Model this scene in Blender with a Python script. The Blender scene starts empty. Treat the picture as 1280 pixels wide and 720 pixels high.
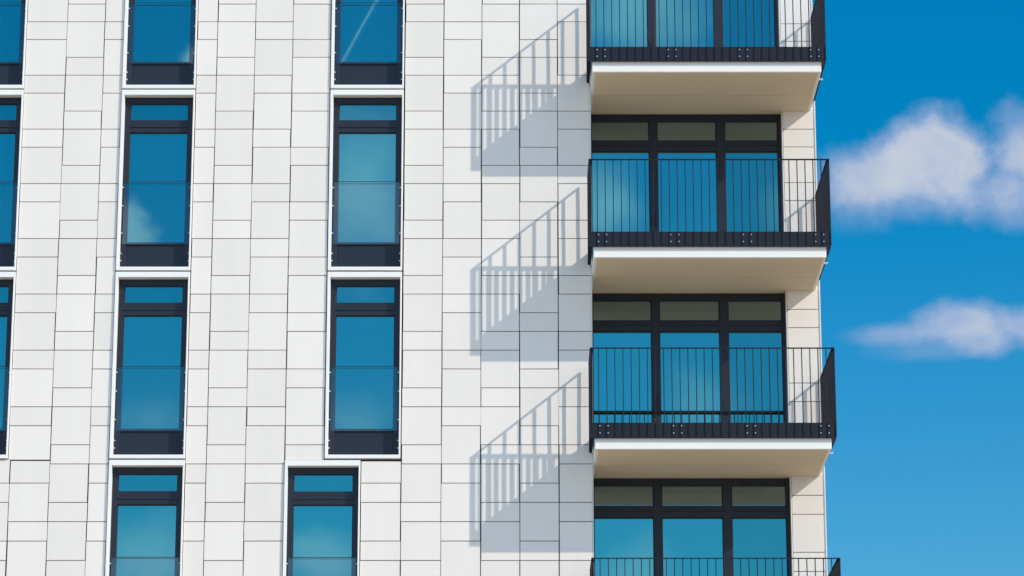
import bpy, bmesh, math, random
from mathutils import Vector
random.seed(7)
S = bpy.context.scene
COL = S.collection
R = math.radians

# ---------------------------------------------------------------- camera
cd = bpy.data.cameras.new('camera'); cam = bpy.data.objects.new('camera', cd); COL.objects.link(cam)
cd.sensor_width = 36; cd.lens = 112.5; cd.clip_start = .5; cd.clip_end = 8000
cam.location = (0, -48, 1.6)
cam.rotation_euler = (R(90) + math.atan(.28), 0, 0)
S.camera = cam

# ---------------------------------------------------------------- sun, sky, exposure
SUN_DIR = Vector((1.665, -1.0, 1.33)).normalized()
EL = math.asin(SUN_DIR.z); AZ = math.atan2(SUN_DIR.x, SUN_DIR.y)
sl = bpy.data.lights.new('sun', 'SUN'); sl.energy = 3.15; sl.angle = R(.5); sl.color = (1, .89, .75)
so = bpy.data.objects.new('sun', sl); COL.objects.link(so)
so.rotation_euler = SUN_DIR.to_track_quat('Z', 'Y').to_euler(); so.location = (30, -40, 40)

S.view_settings.view_transform = 'Standard'; S.view_settings.look = 'None'
S.view_settings.exposure = 0.35; S.view_settings.gamma = 1; S.view_settings.use_curve_mapping = False
S.cycles.max_bounces = 10; S.cycles.diffuse_bounces = 5; S.cycles.glossy_bounces = 5; S.cycles.transparent_max_bounces = 12
S.cycles.use_denoising = True

W = bpy.data.worlds.new('World'); S.world = W; W.use_nodes = True
wt = W.node_tree; wt.nodes.clear(); L = wt.links.new

def N(t, kind, **kw):
    n = t.nodes.new(kind)
    for k, v in kw.items():
        if k in n.bl_rna.properties: setattr(n, k, v)
        else: n.inputs[k].default_value = v
    return n
def M(t, op, a, b=None, c=None, clamp=False):
    n = t.nodes.new('ShaderNodeMath'); n.operation = op; n.use_clamp = clamp
    for i, q in enumerate((a, b, c)):
        if q is None: continue
        if isinstance(q, (int, float)): n.inputs[i].default_value = q
        else: t.links.new(q, n.inputs[i])
    return n.outputs[0]
def V(t, op, a, b=None):
    n = t.nodes.new('ShaderNodeVectorMath'); n.operation = op
    for i, q in enumerate((a, b)):
        if q is None: continue
        if isinstance(q, (tuple, list, Vector)): n.inputs[i].default_value = tuple(q)
        else: t.links.new(q, n.inputs[i])
    return n.outputs['Value'] if op in ('DOT_PRODUCT', 'LENGTH') else n.outputs['Vector']
def smooth(t, x, lo, hi):
    n = t.nodes.new('ShaderNodeMapRange'); n.interpolation_type = 'SMOOTHSTEP'
    t.links.new(x, n.inputs['Value']); n.inputs['From Min'].default_value = lo; n.inputs['From Max'].default_value = hi
    return n.outputs['Result']

sky = N(wt, 'ShaderNodeTexSky'); sky.sky_type = 'NISHITA'; sky.sun_disc = False
sky.sun_elevation = EL; sky.sun_rotation = AZ
sky.air_density = 1.0; sky.dust_density = .8; sky.ozone_density = 3.0
hs = N(wt, 'ShaderNodeHueSaturation', Hue=.49, Saturation=1.55, Value=.89)
L(sky.outputs[0], hs.inputs['Color'])
tc = N(wt, 'ShaderNodeTexCoord'); D = V(wt, 'NORMALIZE', tc.outputs['Generated'])
nz1 = N(wt, 'ShaderNodeTexNoise', Scale=66.0, Detail=8.0, Roughness=.56); L(D, nz1.inputs['Vector'])
nz2 = N(wt, 'ShaderNodeTexNoise', Scale=90.0, Detail=6.0, Roughness=.55); L(D, nz2.inputs['Vector'])
fb = M(wt, 'SUBTRACT', nz1.outputs[0], .5)
# clouds: azimuth from north (+Y), elevation, half width, half height (degrees), density, edge softness, noise
CLOUDS = [(7.85, 17.85, 1.28, .95, .98, .66, 1.05), (6.85, 17.52, 1.3, .72, .88, .8, 1.1), (7.5, 17.3, 1.85, .7, .75, 1.0, 1.0), (6.6, 17.02, 1.2, .55, .5, 1.1, 1.0),
          (9.75, 17.75, 1.1, 1.1, .92, .8, 1.1), (9.15, 16.95, .85, .65, .74, .9, 1.1), (8.7, 17.2, .9, .6, .45, 1.0, 1.0),
          (8.2, 14.90, 1.1, .48, .80, .7, 1.0), (8.65, 14.62, .7, .5, .7, .7, 1.0), (7.25, 14.70, 1.2, .26, .6, .95, .9), (9.5, 14.75, 1.1, .46, .76, .75, 1.0), (7.9, 14.4, 1.5, .26, .3, 1.0, .9),
          # seen mirrored in the panes
          (182.8, 17.4, 1.5, 2.4, .97, 1.1, .8), (187.3, 16.35, .75, .8, 1.0, .55, 1.5), (186.5, 10.7, 1.4, 1.1, .85, 1.1, 1.0),
          (177.6, 20.6, 1.5, 1.4, .95, 1.0, 1.1), (176.6, 13.5, 1.0, .9, .6, 1.2, 1.5), (185.9, 19.62, .4, .4, 1.0, .5, 1.4), (178.2, 17.1, .8, 1.0, .95, .9, 1.4), (183.4, 10.8, 1.0, .7, .85, .8, 1.4),
          (182.9, 13.2, 1.0, .8, .5, 1.2, 1.1), (174.9, 17.0, .6, .8, .5, 1.1, 1.3), (177.7, 10.6, 1.0, .8, .75, 1.0, 1.2), (186.6, 13.2, .8, .5, .35, 1.0, 1.2)]
mask = mask2 = None
for az, el, w, h, dens, soft, amp in CLOUDS:
    a, e = R(az), R(el)
    c = Vector((math.sin(a)*math.cos(e), math.cos(a)*math.cos(e), math.sin(e)))
    r = Vector((math.cos(a), -math.sin(a), 0)); u = r.cross(c)*-1
    if u.z < 0: u = -u
    d = V(wt, 'SUBTRACT', D, tuple(c))
    x = M(wt, 'DIVIDE', V(wt, 'DOT_PRODUCT', d, tuple(r)), R(w))
    y = M(wt, 'DIVIDE', V(wt, 'DOT_PRODUCT', d, tuple(u)), R(h))
    f = M(wt, 'DIVIDE', V(wt, 'DOT_PRODUCT', d, tuple(c)), R(max(w, h))*2)
    q = M(wt, 'SQRT', M(wt, 'ADD', M(wt, 'ADD', M(wt, 'MULTIPLY', x, x), M(wt, 'MULTIPLY', y, y)), M(wt, 'MULTIPLY', f, f)))
    g = M(wt, 'ADD', M(wt, 'SUBTRACT', 1.0, q), M(wt, 'MULTIPLY', fb, amp))
    m = M(wt, 'MULTIPLY', smooth(wt, g, -.05, soft), dens)
    over = lambda p: m if p is None else M(wt, 'ADD', M(wt, 'MULTIPLY', p, M(wt, 'SUBTRACT', 1.0, m)), m)
    if az < 90: mask = over(mask)
    else: mask2 = over(mask2)
cc = N(wt, 'ShaderNodeMix', data_type='RGBA')
CL_A, CL_B = (2.45, 3.1, 4.6, 1), (3.8, 4.15, 4.65, 1)
cc.inputs['A'].default_value = CL_A; cc.inputs['B'].default_value = CL_B
L(smooth(wt, M(wt, 'ADD', M(wt, 'MULTIPLY', mask, .9), M(wt, 'MULTIPLY', M(wt, 'SUBTRACT', nz2.outputs[0], .5), .6)), .46, 1.15), cc.inputs['Factor'])
mx = N(wt, 'ShaderNodeMix', data_type='RGBA')
L(mask, mx.inputs['Factor']); L(hs.outputs[0], mx.inputs['A']); L(cc.outputs['Result'], mx.inputs['B'])
# the southern clouds low over the street, thin and blue-grey
ms = N(wt, 'ShaderNodeMix', data_type='RGBA'); ms.inputs['B'].default_value = (4.0, 4.3, 5.9, 1)
L(mask2, ms.inputs['Factor']); L(mx.outputs['Result'], ms.inputs['A']); mx = ms
# broken bright cloud added over the unseen southern sky to fill facade shadows
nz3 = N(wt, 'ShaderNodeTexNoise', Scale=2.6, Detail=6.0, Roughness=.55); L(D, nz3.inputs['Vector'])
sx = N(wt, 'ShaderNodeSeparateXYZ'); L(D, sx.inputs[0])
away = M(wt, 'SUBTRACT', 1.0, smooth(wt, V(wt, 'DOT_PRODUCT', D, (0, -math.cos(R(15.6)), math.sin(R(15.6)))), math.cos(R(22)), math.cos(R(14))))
fill_cov = M(wt, 'MULTIPLY', M(wt, 'MULTIPLY', smooth(wt, nz3.outputs[0], .40, .58), away), M(wt, 'MULTIPLY', smooth(wt, sx.outputs[1], .05, -.2), smooth(wt, sx.outputs[2], .02, .12)))
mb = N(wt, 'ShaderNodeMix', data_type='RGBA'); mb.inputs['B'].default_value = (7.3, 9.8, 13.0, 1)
L(fill_cov, mb.inputs['Factor']); L(mx.outputs['Result'], mb.inputs['A']); mx = mb
# a condensation trail high in the southern sky
def dvec(az, el):
    a, e = R(az), R(el); return Vector((math.sin(a)*math.cos(e), math.cos(a)*math.cos(e), math.sin(e)))
p0, p1 = dvec(183.26, 19.6), dvec(182.45, 21.0)
nrm = p0.cross(p1).normalized(); mid = (p0+p1).normalized(); half = (p1-p0).length/2; tn = (p1-p0).normalized()
dist = M(wt, 'ABSOLUTE', V(wt, 'DOT_PRODUCT', D, tuple(nrm)))
along = M(wt, 'ABSOLUTE', V(wt, 'DOT_PRODUCT', V(wt, 'SUBTRACT', D, tuple(mid)), tuple(tn)))
tm = M(wt, 'MULTIPLY', M(wt, 'MULTIPLY', M(wt, 'SUBTRACT', 1.0, smooth(wt, dist, R(.003), R(.012))), M(wt, 'SUBTRACT', 1.0, smooth(wt, along, half*.9, half*1.02))), .75)
tm = M(wt, 'MULTIPLY', tm, M(wt, 'GREATER_THAN', V(wt, 'DOT_PRODUCT', D, tuple(mid)), .9))
mt = N(wt, 'ShaderNodeMix', data_type='RGBA'); mt.inputs['B'].default_value = (9, 9.5, 10, 1)
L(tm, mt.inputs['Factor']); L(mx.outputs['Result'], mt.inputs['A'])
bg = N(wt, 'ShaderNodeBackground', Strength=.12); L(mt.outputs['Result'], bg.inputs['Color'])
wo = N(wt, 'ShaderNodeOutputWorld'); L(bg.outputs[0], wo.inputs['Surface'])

# ---------------------------------------------------------------- materials
def mat(name, col, rough=.6, metal=0, spec=.5, var=0, island=0, noise=3.0, bump=0, stretch=(1, 1, 1)):
    m = bpy.data.materials.new(name); m.use_nodes = True; t = m.node_tree
    b = t.nodes['Principled BSDF']; b.inputs['Roughness'].default_value = rough; b.inputs['Metallic'].default_value = metal
    b.inputs['Specular IOR Level'].default_value = spec
    b.inputs['Base Color'].default_value = (*col, 1)
    if var or island or bump:
        tc = N(t, 'ShaderNodeTexCoord'); mp = N(t, 'ShaderNodeMapping'); mp.inputs['Scale'].default_value = stretch
        t.links.new(tc.outputs['Object'], mp.inputs['Vector'])
        nz = N(t, 'ShaderNodeTexNoise', Scale=noise, Detail=6.0, Roughness=.6); t.links.new(mp.outputs[0], nz.inputs['Vector'])
        v = M(t, 'MULTIPLY_ADD', M(t, 'SUBTRACT', nz.outputs[0], .5), var*2, 1.0)
        if island:
            ge = N(t, 'ShaderNodeNewGeometry')
            v = M(t, 'MULTIPLY', v, M(t, 'MULTIPLY_ADD', M(t, 'SUBTRACT', ge.outputs['Random Per Island'], .5), island*2, 1.0))
        sc = t.nodes.new('ShaderNodeVectorMath'); sc.operation = 'SCALE'; sc.inputs[0].default_value = col
        t.links.new(v, sc.inputs['Scale']); t.links.new(sc.outputs[0], b.inputs['Base Color'])
        if bump:
            n2 = N(t, 'ShaderNodeTexNoise', Scale=noise*12, Detail=4.0); t.links.new(tc.outputs['Object'], n2.inputs['Vector'])
            bp = N(t, 'ShaderNodeBump', Strength=bump, Distance=.01); t.links.new(n2.outputs[0], bp.inputs['Height']); t.links.new(bp.outputs[0], b.inputs['Normal'])
    return m
def glass_mat(name, tint, base, bumpd=.00013, scale=1.3):
    """coated window glass: dark body with a strong tinted mirror layer, very slightly uneven"""
    m = bpy.data.materials.new(name); m.use_nodes = True; t = m.node_tree; t.nodes.clear()
    o = N(t, 'ShaderNodeOutputMaterial'); ge = N(t, 'ShaderNodeNewGeometry'); tc = N(t, 'ShaderNodeTexCoord')
    nz = N(t, 'ShaderNodeTexNoise', Scale=scale, Detail=1.0); t.links.new(tc.outputs['Object'], nz.inputs['Vector'])
    bp = N(t, 'ShaderNodeBump', Strength=1.0, Distance=bumpd); t.links.new(nz.outputs[0], bp.inputs['Height'])
    oi = N(t, 'ShaderNodeObjectInfo')
    k = M(t, 'MULTIPLY_ADD', M(t, 'SUBTRACT', ge.outputs['Random Per Island'], .5), .3, 1.0)
    sc = t.nodes.new('ShaderNodeVectorMath'); sc.operation = 'SCALE'; sc.inputs[0].default_value = tint; t.links.new(k, sc.inputs['Scale'])
    wn = N(t, 'ShaderNodeTexWhiteNoise', noise_dimensions='2D'); cx = N(t, 'ShaderNodeCombineXYZ')      # each pane sits a hair out of true
    t.links.new(ge.outputs['Random Per Island'], cx.inputs[0]); t.links.new(oi.outputs['Random'], cx.inputs[1]); t.links.new(cx.outputs[0], wn.inputs['Vector'])
    tl = t.nodes.new('ShaderNodeVectorMath'); tl.operation = 'SCALE'; tl.inputs['Scale'].default_value = .0003
    t.links.new(V(t, 'SUBTRACT', wn.outputs['Color'], (.5, .5, .5)), tl.inputs[0])
    nn = V(t, 'NORMALIZE', V(t, 'ADD', bp.outputs[0], tl.outputs[0]))
    gl = N(t, 'ShaderNodeBsdfGlossy', Roughness=.015); t.links.new(sc.outputs[0], gl.inputs['Color']); t.links.new(nn, gl.inputs['Normal'])
    df = N(t, 'ShaderNodeBsdfDiffuse'); df.inputs['Color'].default_value = (*base, 1)
    ad = N(t, 'ShaderNodeAddShader'); t.links.new(gl.outputs[0], ad.inputs[0]); t.links.new(df.outputs[0], ad.inputs[1])
    t.links.new(ad.outputs[0], o.inputs['Surface'])
    return m
def guard_mat():
    m = bpy.data.materials.new('guard_glass'); m.use_nodes = True; t = m.node_tree; t.nodes.clear()
    o = N(t, 'ShaderNodeOutputMaterial')
    gl = N(t, 'ShaderNodeBsdfGlossy', Roughness=.01); gl.inputs['Color'].default_value = (.7, .95, .95, 1)
    tr = N(t, 'ShaderNodeBsdfTransparent'); tr.inputs['Color'].default_value = (.95, .97, .97, 1)
    mi = N(t, 'ShaderNodeMixShader'); mi.inputs[0].default_value = .085
    t.links.new(tr.outputs[0], mi.inputs[1]); t.links.new(gl.outputs[0], mi.inputs[2]); t.links.new(mi.outputs[0], o.inputs['Surface'])
    return m
MT = dict(
    panel=mat('white_fibre_cement', (.705, .67, .635), .55, var=.06, island=.034, noise=2.2, bump=.04, stretch=(1, 1, .16)),
    backing=mat('dark_joint_backing', (.06, .06, .065), .9, var=.2, noise=4),
    core=mat('grey_render', (.5, .49, .47), .85, var=.06, noise=.8),
    white=mat('white_coated_metal', (.74, .74, .73), .5, var=.02, noise=3),
    frame=mat('navy_grey_aluminium', (.014, .018, .031), .42, spec=.35, var=.08, noise=3),
    spandrel=mat('navy_spandrel_sheet', (.015, .021, .035), .38, spec=.3, var=.1, noise=2),
    rail=mat('dark_painted_steel', (.009, .011, .020), .5, spec=.25, var=.1, noise=5),
    fascia=mat('white_painted_concrete', (.74, .73, .705), .65, var=.05, noise=2, bump=.05),
    soffit=mat('beige_soffit_plaster', (.60, .468, .33), .8, var=.07, noise=1.2, bump=.08),
    steel=mat('bright_steel', (.75, .76, .78), .3, metal=.6),
    glass=glass_mat('coated_blue_glass', (.14, .495, .47), (.001, .008, .012)), transom=glass_mat('neutral_transom_glass', (.22, .32, .36), (.012, .010, .006)),
    guard=guard_mat(),
    ground=mat('sandy_paving', (.50, .42, .31), .9, var=.12, noise=.05),
)

# ---------------------------------------------------------------- mesh helpers
def box(bm, x0, x1, y0, y1, z0, z1, mi=0, tilt=0.0, drop=()):
    """axis box; tilt moves the four front corners in and out a little"""
    v = [bm.verts.new((x, y, z)) for x, y, z in ((x0, y0, z0), (x1, y0, z0), (x1, y1, z0), (x0, y1, z0), (x0, y0, z1), (x1, y0, z1), (x1, y1, z1), (x0, y1, z1))]
    if tilt:
        a, b, c = (random.uniform(-tilt, tilt) for _ in range(3))
        v[0].co.y += a; v[1].co.y += b; v[4].co.y += c; v[5].co.y += b + c - a
    for i, f in enumerate(((0, 1, 5, 4), (1, 2, 6, 5), (2, 3, 7, 6), (3, 0, 4, 7), (4, 5, 6, 7), (3, 2, 1, 0))):
        if i in drop: continue
        q = bm.faces.new([v[k] for k in f]); q.material_index = mi
def cyl(bm, p, axis, r, h, n=10, mi=0):
    p = Vector(p); a = Vector(axis).normalized(); s = a.orthogonal().normalized(); t = a.cross(s)
    lo = [bm.verts.new(p + r*(math.cos(k*2*math.pi/n)*s + math.sin(k*2*math.pi/n)*t)) for k in range(n)]
    hi = [bm.verts.new(w.co + a*h) for w in lo]
    for k in range(n):
        bm.faces.new((lo[k], lo[(k+1) % n], hi[(k+1) % n], hi[k])).material_index = mi
    bm.faces.new(hi).material_index = mi; bm.faces.new(lo[::-1]).material_index = mi
def obj(name, bm, mats, parent=None, loc=(0, 0, 0), bevel=0):
    me = bpy.data.meshes.new(name)
    bmesh.ops.recalc_face_normals(bm, faces=bm.faces[:]); bm.to_mesh(me); bm.free()
    for m in (mats if isinstance(mats, (list, tuple)) else [mats]): me.materials.append(MT[m])
    o = bpy.data.objects.new(name, me); COL.objects.link(o); o.location = loc
    if parent: o.parent = parent
    if bevel:
        b = o.modifiers.new('bevel', 'BEVEL'); b.width = bevel; b.segments = 2; b.limit_method = 'ANGLE'
    return o
def copy_part(o, parent, loc):
    c = o.copy(); COL.objects.link(c); c.parent = parent; c.location = loc
    for ch in o.children:
        g = ch.copy(); COL.objects.link(g); g.parent = c
    return c
NEW = bmesh.new

# ---------------------------------------------------------------- ground
bm = NEW()
for a in range(-10, 10):
    for b in range(-10, 10):
        q = [bm.verts.new((x*300, y*300, 0)) for x, y in ((a, b), (a+1, b), (a+1, b+1), (a, b+1))]; bm.faces.new(q)
bmesh.ops.remove_doubles(bm, verts=bm.verts[:], dist=.01)
g = obj('ground', bm, 'ground'); g['kind'] = 'structure'; g['label'] = 'pale sandy paving in front of the building'

# ---------------------------------------------------------------- building
B = bpy.data.objects.new('apartment_building', None); COL.objects.link(B)
B['label'] = 'white panelled apartment block with tall blue windows and black railed balconies'
B['category'] = 'building'

TOP = 24.3
XL = -12.0
YR = .82          # plane of the set-back right bay
XC = 1.24         # right end of the projecting left wall
XR = 4.875        # right corner of the building
GY = .97          # balcony glazing
WX = [(-8.855, -7.765), (-6.135, -5.045), (-2.83, -1.74)]   # opening in x of the three stacks
SHIFT = (-3.44, -2.35)                                        # the window set to the left under the third stack
FLOORS = [18.205, 15.205, 12.205]                             # underside of the head is z0+3 -> see window()

bm = NEW()
box(bm, XL, XC-.045, .35, 12, 0, TOP-.3)
box(bm, XC-.045, XR-.05, 1.25, 12, 0, TOP-.3)
wall = obj('wall', bm, 'core', B)

ROW = lambda k: 19.45 - .3005*k
PAT = {'A': (0, 1), 'B': (0, 2), 'C': (1, 2)}
GAP = .0062
pan, back = NEW(), NEW()
def column(x0, x1, z0, z1, pat, y=0.0):
    """one vertical strip of cladding boards between z0 and z1, horizontal joints after its pattern"""
    box(back, x0, x1, y+.045, y+.06, z0, z1)
    cuts = [z1]
    for k in range(-20, 70):
        z = ROW(k)
        if k % 3 in PAT[pat] and z0 + .06 < z < z1 - .06: cuts.append(z)
    cuts.append(z0)
    for t, b in zip(cuts, cuts[1:]):
        j = random.uniform(-.004, .004); gg = GAP + random.uniform(-.002, .003)
        box(pan, x0+gg+j, x1-gg+j, y, y+.03, b+GAP, t-GAP, tilt=.0018, drop=())
ZT = TOP
# left of the first stack
for x0, x1, p in ((-12.0, -11.4, 'A'), (-11.4, -10.8, 'C'), (-10.8, -10.2, 'B'), (-10.2, -9.6, 'A'), (-9.6, -9.0, 'C')): column(x0, x1, 0, ZT, p)
column(-8.995, -8.91, 12.3, 21.3, 'A'); column(-9.0, -8.3, 0, 12.31, 'B'); column(-8.3, -7.70, 0, 12.31, 'C'); column(-9.0, -8.3, 21.33, ZT, 'B'); column(-8.3, -7.70, 21.33, ZT, 'C')
column(-7.735, -7.09, 12.3, ZT, 'A'); column(-7.695, -7.09, 0, 12.29, 'A')
column(-7.09, -6.49, 0, ZT, 'B'); column(-6.49, -6.185, 0, ZT, 'A')
column(-6.185, -5.6, 0, 9.27, 'B'); column(-5.6, -5.01, 0, 9.27, 'C'); column(-6.185, -5.6, 21.33, ZT, 'B'); column(-5.6, -5.01, 21.33, ZT, 'C')
column(-5.012, -4.69, 0, ZT, 'A'); column(-4.69, -4.09, 0, ZT, 'B')
column(-4.09, -3.49, 0, ZT, 'A')
column(-3.49, -2.885, 12.295, ZT, 'C')
column(-2.885, -2.29, 21.33, ZT, 'A'); column(-2.29, -1.70, 21.33, ZT, 'C')
column(-3.49, -2.9, 0, 9.27, 'C'); column(-2.9, -2.315, 0, 9.27, 'B'); column(-2.315, -1.70, 0, 12.283, 'C')
column(-1.698, -1.085, 0, ZT, 'B'); column(-1.085, -.48, 0, ZT, 'A'); column(-.48, .12, 0, ZT, 'B'); column(.12, .72, 0, ZT, 'C'); column(.72, XC-.006, 0, ZT, 'B')
# set-back bay, right of the balcony doors: joints read off the facade
def strip(x0, x1, y, zs, side=None):
    for t, b in zip(zs, zs[1:]):
        if side is None: box(pan, x0+GAP, x1, y, y+.03, b+GAP, t-GAP, tilt=.0015)
        else: box(pan, side-.03, side, x0+GAP, x1-GAP, b+GAP, t-GAP)
zr = [TOP]
for base in (24, 21, 18, 15, 12, 9, 6, 3, 0):
    for d in ([2.92, 2.62, 2.02, 1.72, 1.12, .52] if base % 2 else [2.92, 2.62, 1.72, 1.42, .82, .52]):
        if base + d < TOP - .1: zr.append(base + d)
zr.append(0)
strip(4.352, XR-.034, YR, zr); box(back, 4.352, XR-.04, YR+.045, YR+.06, 0, TOP)
# the building's right flank
y = YR+.001
n = 0
while y < 11.5:
    zz = [TOP] + [ROW(k) for k in range(-16, 65) if k % 3 in PAT['ABC'[n % 3]] and 0 < ROW(k) < TOP-.05] + [0]
    strip(y, y+.6, 0, zz, side=XR); y += .6; n += 1
box(back, XR-.06, XR-.045, YR+.05, 12, 0, TOP)
# return of the projecting wall beside the balconies
zz = [TOP] + [ROW(k) for k in range(-16, 65) if k % 3 in (0, 2) and 0 < ROW(k) < TOP-.05] + [0]
strip(.004, .49, 0, zz, side=XC); strip(.49, 1.24, 0, zz, side=XC); box(back, XC-.06, XC-.045, .03, 1.24, 0, TOP)
obj('cladding', pan, 'panel', wall)
obj('joint_backing', back, 'backing', wall)
# white corner trims and parapet cap
bm = NEW(); box(bm, XC-.004, XC+.006, -.004, .02, 0, TOP); box(bm, 4.335, 4.35, YR-.012, GY+.1, 0, TOP); box(bm, XR-.012, XR+.004, YR-.004, YR+.015, 0, TOP)
obj('corner_trim', bm, 'white', wall)
bm = NEW(); box(bm, XL-.05, XC+.06, -.06, 12.05, TOP, TOP+.08); box(bm, XC+.06, XR+.06, YR-.06, 12.05, TOP, TOP+.08)
obj('parapet_cap', bm, 'rail', wall)

# ---------------------------------------------------------------- tall windows (origin: middle of the opening, bottom of the glazing storey)
WW = 1.09
def window_master():
    h = WW/2
    bm = NEW()        # dark frame with transom bar
    y0, y1 = .10, .18
    zt, zb = 3.0, .175
    box(bm, -h, -h+.085, y0, y1, zb, zt); box(bm, h-.085, h, y0, y1, zb, zt)
    for a, b in ((2.9, 3.0), (2.42, 2.62), (.565, .602)): box(bm, -h+.085, h-.085, y0, y1, a, b)
    box(bm, -h+.085, h-.085, y0-.012, y0, 2.50, 2.535)         # drip bead on the transom bar
    for a, b in ((2.62, 2.9), (.602, 2.42)):                   # glazing beads
        for s in (-1, 1):
            x = s*(h-.085); box(bm, min(x, x-s*.014), max(x, x-s*.014), y0+.02, y1-.01, a, b)
        box(bm, -h+.1, h-.1, y0+.02, y1-.01, b-.014, b); box(bm, -h+.1, h-.1, y0+.02, y1-.01, a, a+.014)
    w = obj('window', bm, 'frame', None, bevel=.004)
    bm = NEW()        # white metal surround standing proud of the boards
    f, yb = -.032, .30
    box(bm, -h-.045, -h, f, yb, .115, 3.09); box(bm, h, h+.026, f, yb, .115, 3.09)
    box(bm, -h, h, f, yb, 3.003, 3.09); box(bm, -h, h, f, yb, .115, .172)
    obj('surround', bm, 'white', w, bevel=.004)
    bm = NEW(); box(bm, -h+.086, h-.086,   .138, .15, 2.615, 2.905); box(bm, -h+.086, h-.086, .138, .15, .597, 2.425)
    obj('pane', bm, 'glass', w)
    bm = NEW(); box(bm, -h+.086, h-.086, .12, .14, .178, .563); box(bm, -h+.086, h-.086, .11, .12, .178, .2)
    obj('spandrel_panel', bm, 'spandrel', w)
    bm = NEW(); box(bm, -h+.028, h-.028, .080, .090, .575, 1.59); box(bm, -h+.026, h-.026, .078, .092, 1.591, 1.600, mi=1)
    obj('guard_glass', bm, ['guard', 'frame'], w)
    c0 = None         # clips that hold the guard
    for sd in (-1, 1):
        for z in (.30, .42, .75, 1.2, 1.5):
            x = sd*(h-.013)
            if c0 is None:
                bm = NEW(); box(bm, -.013, .012, -.014, .014, -.008, .008); c0 = obj('clip', bm, 'steel', w, (x, .085, z), bevel=.002)
            else: copy_part(c0, w, (x, .085, z))
    return w
WM = window_master(); used = []
spots = [((a+b)/2, z) for (a, b) in WX for z in (18.205, 15.205, 12.205)]
spots += [(-5.59, 9.205), ((SHIFT[0]+SHIFT[1])/2, 9.20)]
for i, (x, z) in enumerate(spots):
    o = WM if i == 0 else copy_part(WM, B, (0, 0, 0))
    o.parent = B; o.location = (x, 0, z)

# ---------------------------------------------------------------- balcony doors (origin on the slab top)
SX0, SX1 = 1.248, 4.805
def glazing_master():
    zt = 2.822
    xs = [(SX0-.0, 1.275), (2.21, 2.335), (3.29, 3.425), (4.28, 4.333)]
    bm = NEW(); y0, y1 = GY, GY+.09
    for a, b in xs: box(bm, a, b, y0, y1, 0.002, zt)
    for (a, b), (c, d) in zip(xs, xs[1:]):
        for z0, z1 in ((zt-.12, zt), (2.19, 2.365), (.002, .09)): box(bm, b, c, y0+.002, y1, z0, z1)
        box(bm, b, c, y0-.012, y0+.002, 2.285, 2.31)
        for z0, z1 in ((2.365, zt-.12), (.09, 2.19)):
            box(bm, b, b+.014, y0+.02, y1-.01, z0, z1); box(bm, c-.014, c, y0+.02, y1-.01, z0, z1)
            box(bm, b+.014, c-.014, y0+.02, y1-.01, z1-.014, z1); box(bm, b+.014, c-.014, y0+.02, y1-.01, z0, z0+.014)
    w = obj('balcony_door', bm, 'frame', None, bevel=.004)
    bm = NEW()
    for (a, b), (c, d) in zip(xs, xs[1:]):
        box(bm, b-.001, c+.001, y0+.045, y0+.055, 2.36, zt-.115, mi=1); box(bm, b-.001, c+.001, y0+.045, y0+.055, .085, 2.195)
    obj('pane', bm, ['glass', 'transom'], w)
    bm = NEW()
    for (a, b), (c, d) in list(zip(xs, xs[1:]))[1:2]:
        box(bm, b-.06, b-.03, y0-.05, y0-.035, .95, 1.12); box(bm, b-.055, b-.035, y0-.036, y0, 1.02, 1.05)
    obj('handle', bm, 'rail', w, bevel=.004)
    return w

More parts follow.
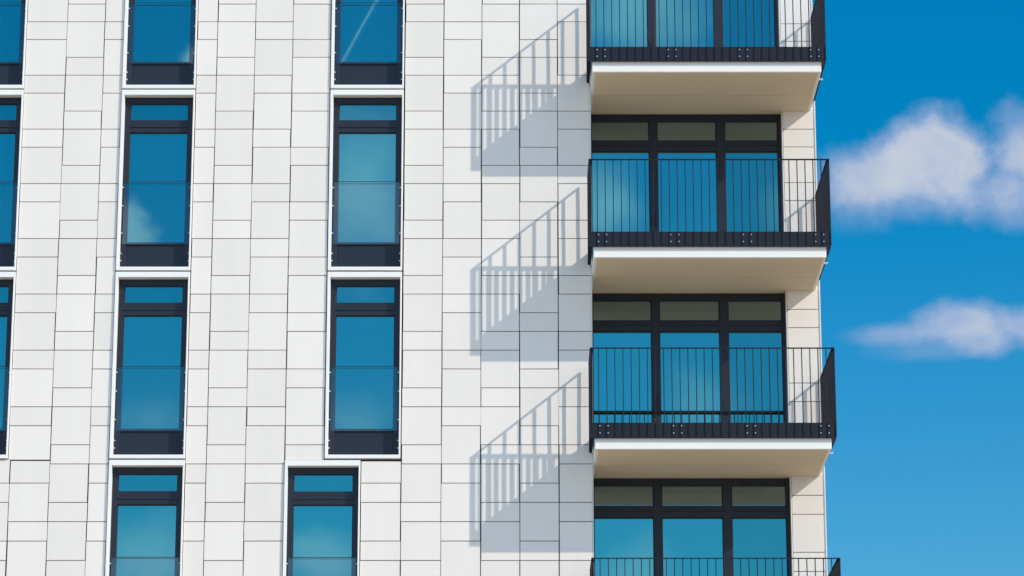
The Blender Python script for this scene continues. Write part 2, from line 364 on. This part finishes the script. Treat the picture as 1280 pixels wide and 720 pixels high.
# ---------------------------------------------------------------- balconies (origin on the slab top)
RX0, RX1, RF = 1.180, 4.882, -1.10
RT = 1.387
def balcony_master():
    bm = NEW()
    box(bm, SX0, SX1, -1.04, YR-.002, -.176, 0)
    s = obj('balcony', bm, 'fascia', None, bevel=.008)
    bm = NEW()                       # soffit boards with a shadow joint across the middle
    for a, b in ((-.99, .02), (.03, YR-.01)): box(bm, SX0+.05, SX1-.05, a, b, -.19, -.1765)
    box(bm, SX0+.002, 4.332, YR+.002, 1.05, -.186, -.006)
    obj('soffit', bm, 'soffit', s)
    bm = NEW()                       # railing: flat bars on edge, thin top rail, posts at the corners
    n = 30; px = (RX1-RX0-.012)/n
    for k in range(n+1):
        x = RX0 + k*px; big = k in (0, n)
        box(bm, x, x+.012, RF, RF+(.05 if big else .04), .0, RT-.01)
    for k in range(7):
        y = -.106 - k*.138; box(bm, RX0, RX0+.04, y, y+.012, -.02, RT-.01)
    nr = 16; dy = (1.1+YR-.06)/nr
    for k in range(1, nr+1):
        y = RF + .012 + k*dy; box(bm, RX1-.04, RX1, y, y+.012, -.02, RT-.01)
    box(bm, RX0-.002, RX1+.002, RF-.005, RF+.045, RT-.01, RT)
    box(bm, RX0-.002, RX0+.045, RF+.045, -.088, RT-.01, RT); box(bm, RX1-.045, RX1+.002, RF+.045, YR-.015, RT-.01, RT)
    obj('railing', bm, 'rail', s)
    bm = NEW()                       # kick plate round the foot of the railing
    box(bm, RX0+.013, RX1-.013, RF+.014, RF+.021, -.014, .222)
    box(bm, RX0+.013, RX1-.013, RF+.0215, RF+.045, -.014, -.004)
    box(bm, RX0+.042, RX0+.05, RF+.049, -.012, -.03, .222); box(bm, RX0+.02, RX0+.042, -.03, -.002, .0, .1); box(bm, RX1-.05, RX1-.042, RF+.049, YR-.01, -.03, .222)
    obj('kick_plate', bm, 'rail', s)
    b0 = None                        # bolts that fix the railing to the slab, two by two
    for k in (1, 10, 19, 28):
        for j in (0, 1):
            for z in (.06, .17):
                p = (RX0 + (k+j+.16)*px, RF+.014, z)
                if b0 is None:
                    bm = NEW(); cyl(bm, (0, 0, 0), (0, -1, 0), .0085, .018, 10); b0 = obj('bolt', bm, 'steel', s, p)
                else: copy_part(b0, s, p)
    b0 = None                        # brackets under the right side and the drain spout
    for y in (-.72, -.42, -.12, .18, .48):
        if b0 is None:
            bm = NEW(); box(bm, SX1+.001, RX1-.051, 0, .05, -.12, -.035); b0 = obj('side_bracket', bm, 'rail', s, (0, y, 0))
        else: copy_part(b0, s, (0, y, 0))
    bm = NEW(); cyl(bm, (SX1-.03, -.55, -.12), (1, 0, -.06), .015, .10, 12)
    obj('drain_spout', bm, 'steel', s)
    return s
BM_ = balcony_master(); GM = glazing_master()
for i, f in enumerate((18.41, 15.41, 12.41, 9.41)):
    o = BM_ if i == 0 else copy_part(BM_, B, (0, 0, 0)); o.parent = B; o.location = (0, 0, f if i < 3 else 9.18)
    g = GM if i == 0 else copy_part(GM, B, (0, 0, 0)); g.parent = B; g.location = (0, 0, f)
    if i == 2:
        bm = NEW(); box(bm, SX0+.03, 4.28, GY-.04, GY-.015, .865, .89)
        for x in (1.30, 2.27, 3.36, 4.26): box(bm, x, x+.02, GY-.016, GY, .868, .887)
        obj('lower_rail', bm, 'rail', g)
# slab edge that closes the bay above the top balcony doors
bm = NEW(); box(bm, SX0, 4.33, GY-.1, 1.24, 21.235, TOP-.01)
obj('upper_band', bm, 'core', wall)
bm = NEW(); box(bm, SX0, 4.33, GY, 1.24, 0, 9.22)
obj('lower_band', bm, 'core', wall)
